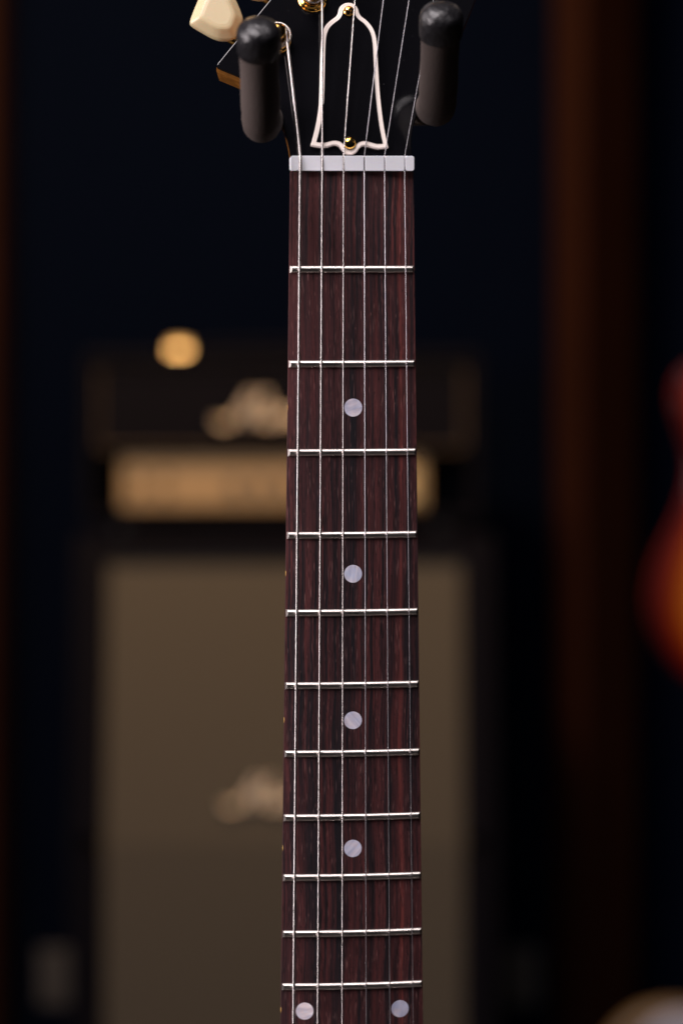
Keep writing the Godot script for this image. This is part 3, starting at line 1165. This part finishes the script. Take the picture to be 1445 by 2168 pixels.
func other_guitars() -> void:
	var o := thing("sunburst_guitar", Vector3(0.558, CAM_Y, -3.1), "cherry sunburst electric guitar with an arched glossy top beside the wooden post", "guitar")
	# outline from the tail up the bass side to the shoulder, in metres
	var half := [Vector2(0.0, -0.246), Vector2(-0.06, -0.240), Vector2(-0.115, -0.215), Vector2(-0.150, -0.170), Vector2(-0.163, -0.115), Vector2(-0.152, -0.060), Vector2(-0.128, -0.010), Vector2(-0.112, 0.035), Vector2(-0.110, 0.070), Vector2(-0.120, 0.105), Vector2(-0.130, 0.140), Vector2(-0.124, 0.175), Vector2(-0.095, 0.200), Vector2(-0.055, 0.208), Vector2(-0.03, 0.206)]
	var pts := half.duplicate()
	for p in [Vector2(0.03, 0.19), Vector2(0.035, 0.13), Vector2(0.06, 0.115), Vector2(0.085, 0.13), Vector2(0.10, 0.165), Vector2(0.118, 0.15), Vector2(0.118, 0.10), Vector2(0.110, 0.04), Vector2(0.128, -0.010), Vector2(0.152, -0.060), Vector2(0.163, -0.115), Vector2(0.150, -0.170), Vector2(0.115, -0.215), Vector2(0.06, -0.240)]:
		pts.append(p)
	var rim := ccw(smooth_line(pts, 4))
	var st := surf()
	prism(st, rim, -0.05, 0.0, 0.0, 0.0, 0.004)
	commit(st, "body", M.cherry_side, o, 1.0)
	# arched top: rings shrinking towards the middle
	st = surf()
	var mid := Vector2(0.0, -0.06)
	var levels := [0.0, 0.05, 0.12, 0.2, 0.3, 0.42, 0.56, 0.72, 0.88]
	var height := func(t: float) -> float: return 0.001 + 0.016 * sin(minf(t * 1.5, 1.0) * PI / 2)
	var n := rim.size()
	var pos := []
	for t in levels:
		var ring := []
		for q in rim:
			var c := Vector2(clampf(q.x, -0.02, 0.02), clampf(q.y, -0.12, 0.10))
			var v: Vector2 = q.lerp(c, t)
			ring.append(Vector3(v.x, v.y, height.call(t)))
		pos.append(ring)
	for i in levels.size() - 1:
		for k in n:
			var j := (k + 1) % n
			var quad_ := [[i, k], [i, j], [i + 1, j], [i, k], [i + 1, j], [i + 1, k]]
			for q in quad_:
				st.set_smooth_group(0)
				st.set_color(burst(minf(levels[q[0]] * 1.95, 1.0)))
				st.add_vertex(pos[q[0]][q[1]])
	st.generate_normals()
	var top := commit(st, "arched_top", M.sunburst, o, 1.0)
	top.set_meta("label", "cherry sunburst top fading to amber")
	st = surf()
	box(st, Vector3(0, 0.40, 0.008), Vector3(0.05, 0.50, 0.022), 0.008)
	commit(st, "neck", M.cherry_side, o, 1.0)
	# pale guitar lower down
	var b := thing("tan_guitar", Vector3(0.446, 0.0, -3.1), "tan electric guitar body with a large white plate below the sunburst guitar", "guitar")
	var low := [Vector2(0.0, 0.012), Vector2(-0.09, 0.03), Vector2(-0.15, 0.10), Vector2(-0.155, 0.17), Vector2(-0.125, 0.25), Vector2(-0.118, 0.31), Vector2(-0.125, 0.37), Vector2(-0.112, 0.43), Vector2(-0.07, 0.475), Vector2(-0.01, 0.488), Vector2(0.06, 0.47), Vector2(0.11, 0.42), Vector2(0.12, 0.34), Vector2(0.12, 0.28), Vector2(0.155, 0.18), Vector2(0.15, 0.1), Vector2(0.09, 0.03)]
	var rim2 := ccw(smooth_line(low, 4))
	st = surf()
	prism(st, rim2, -0.045, 0.0, 0.006, 0.0, 0.006)
	commit(st, "body", M.tan_finish, b, 1.0)
	var plate := [Vector2(-0.055, 0.30), Vector2(-0.072, 0.38), Vector2(-0.062, 0.455), Vector2(-0.01, 0.484), Vector2(0.055, 0.466), Vector2(0.102, 0.415), Vector2(0.105, 0.34), Vector2(0.10, 0.26), Vector2(0.03, 0.22), Vector2(-0.03, 0.25)]
	st = surf()
	prism(st, ccw(smooth_line(plate, 4)), 0.0005, 0.003, 0.001)
	commit(st, "white_plate", M.white_plate, b, 1.0)
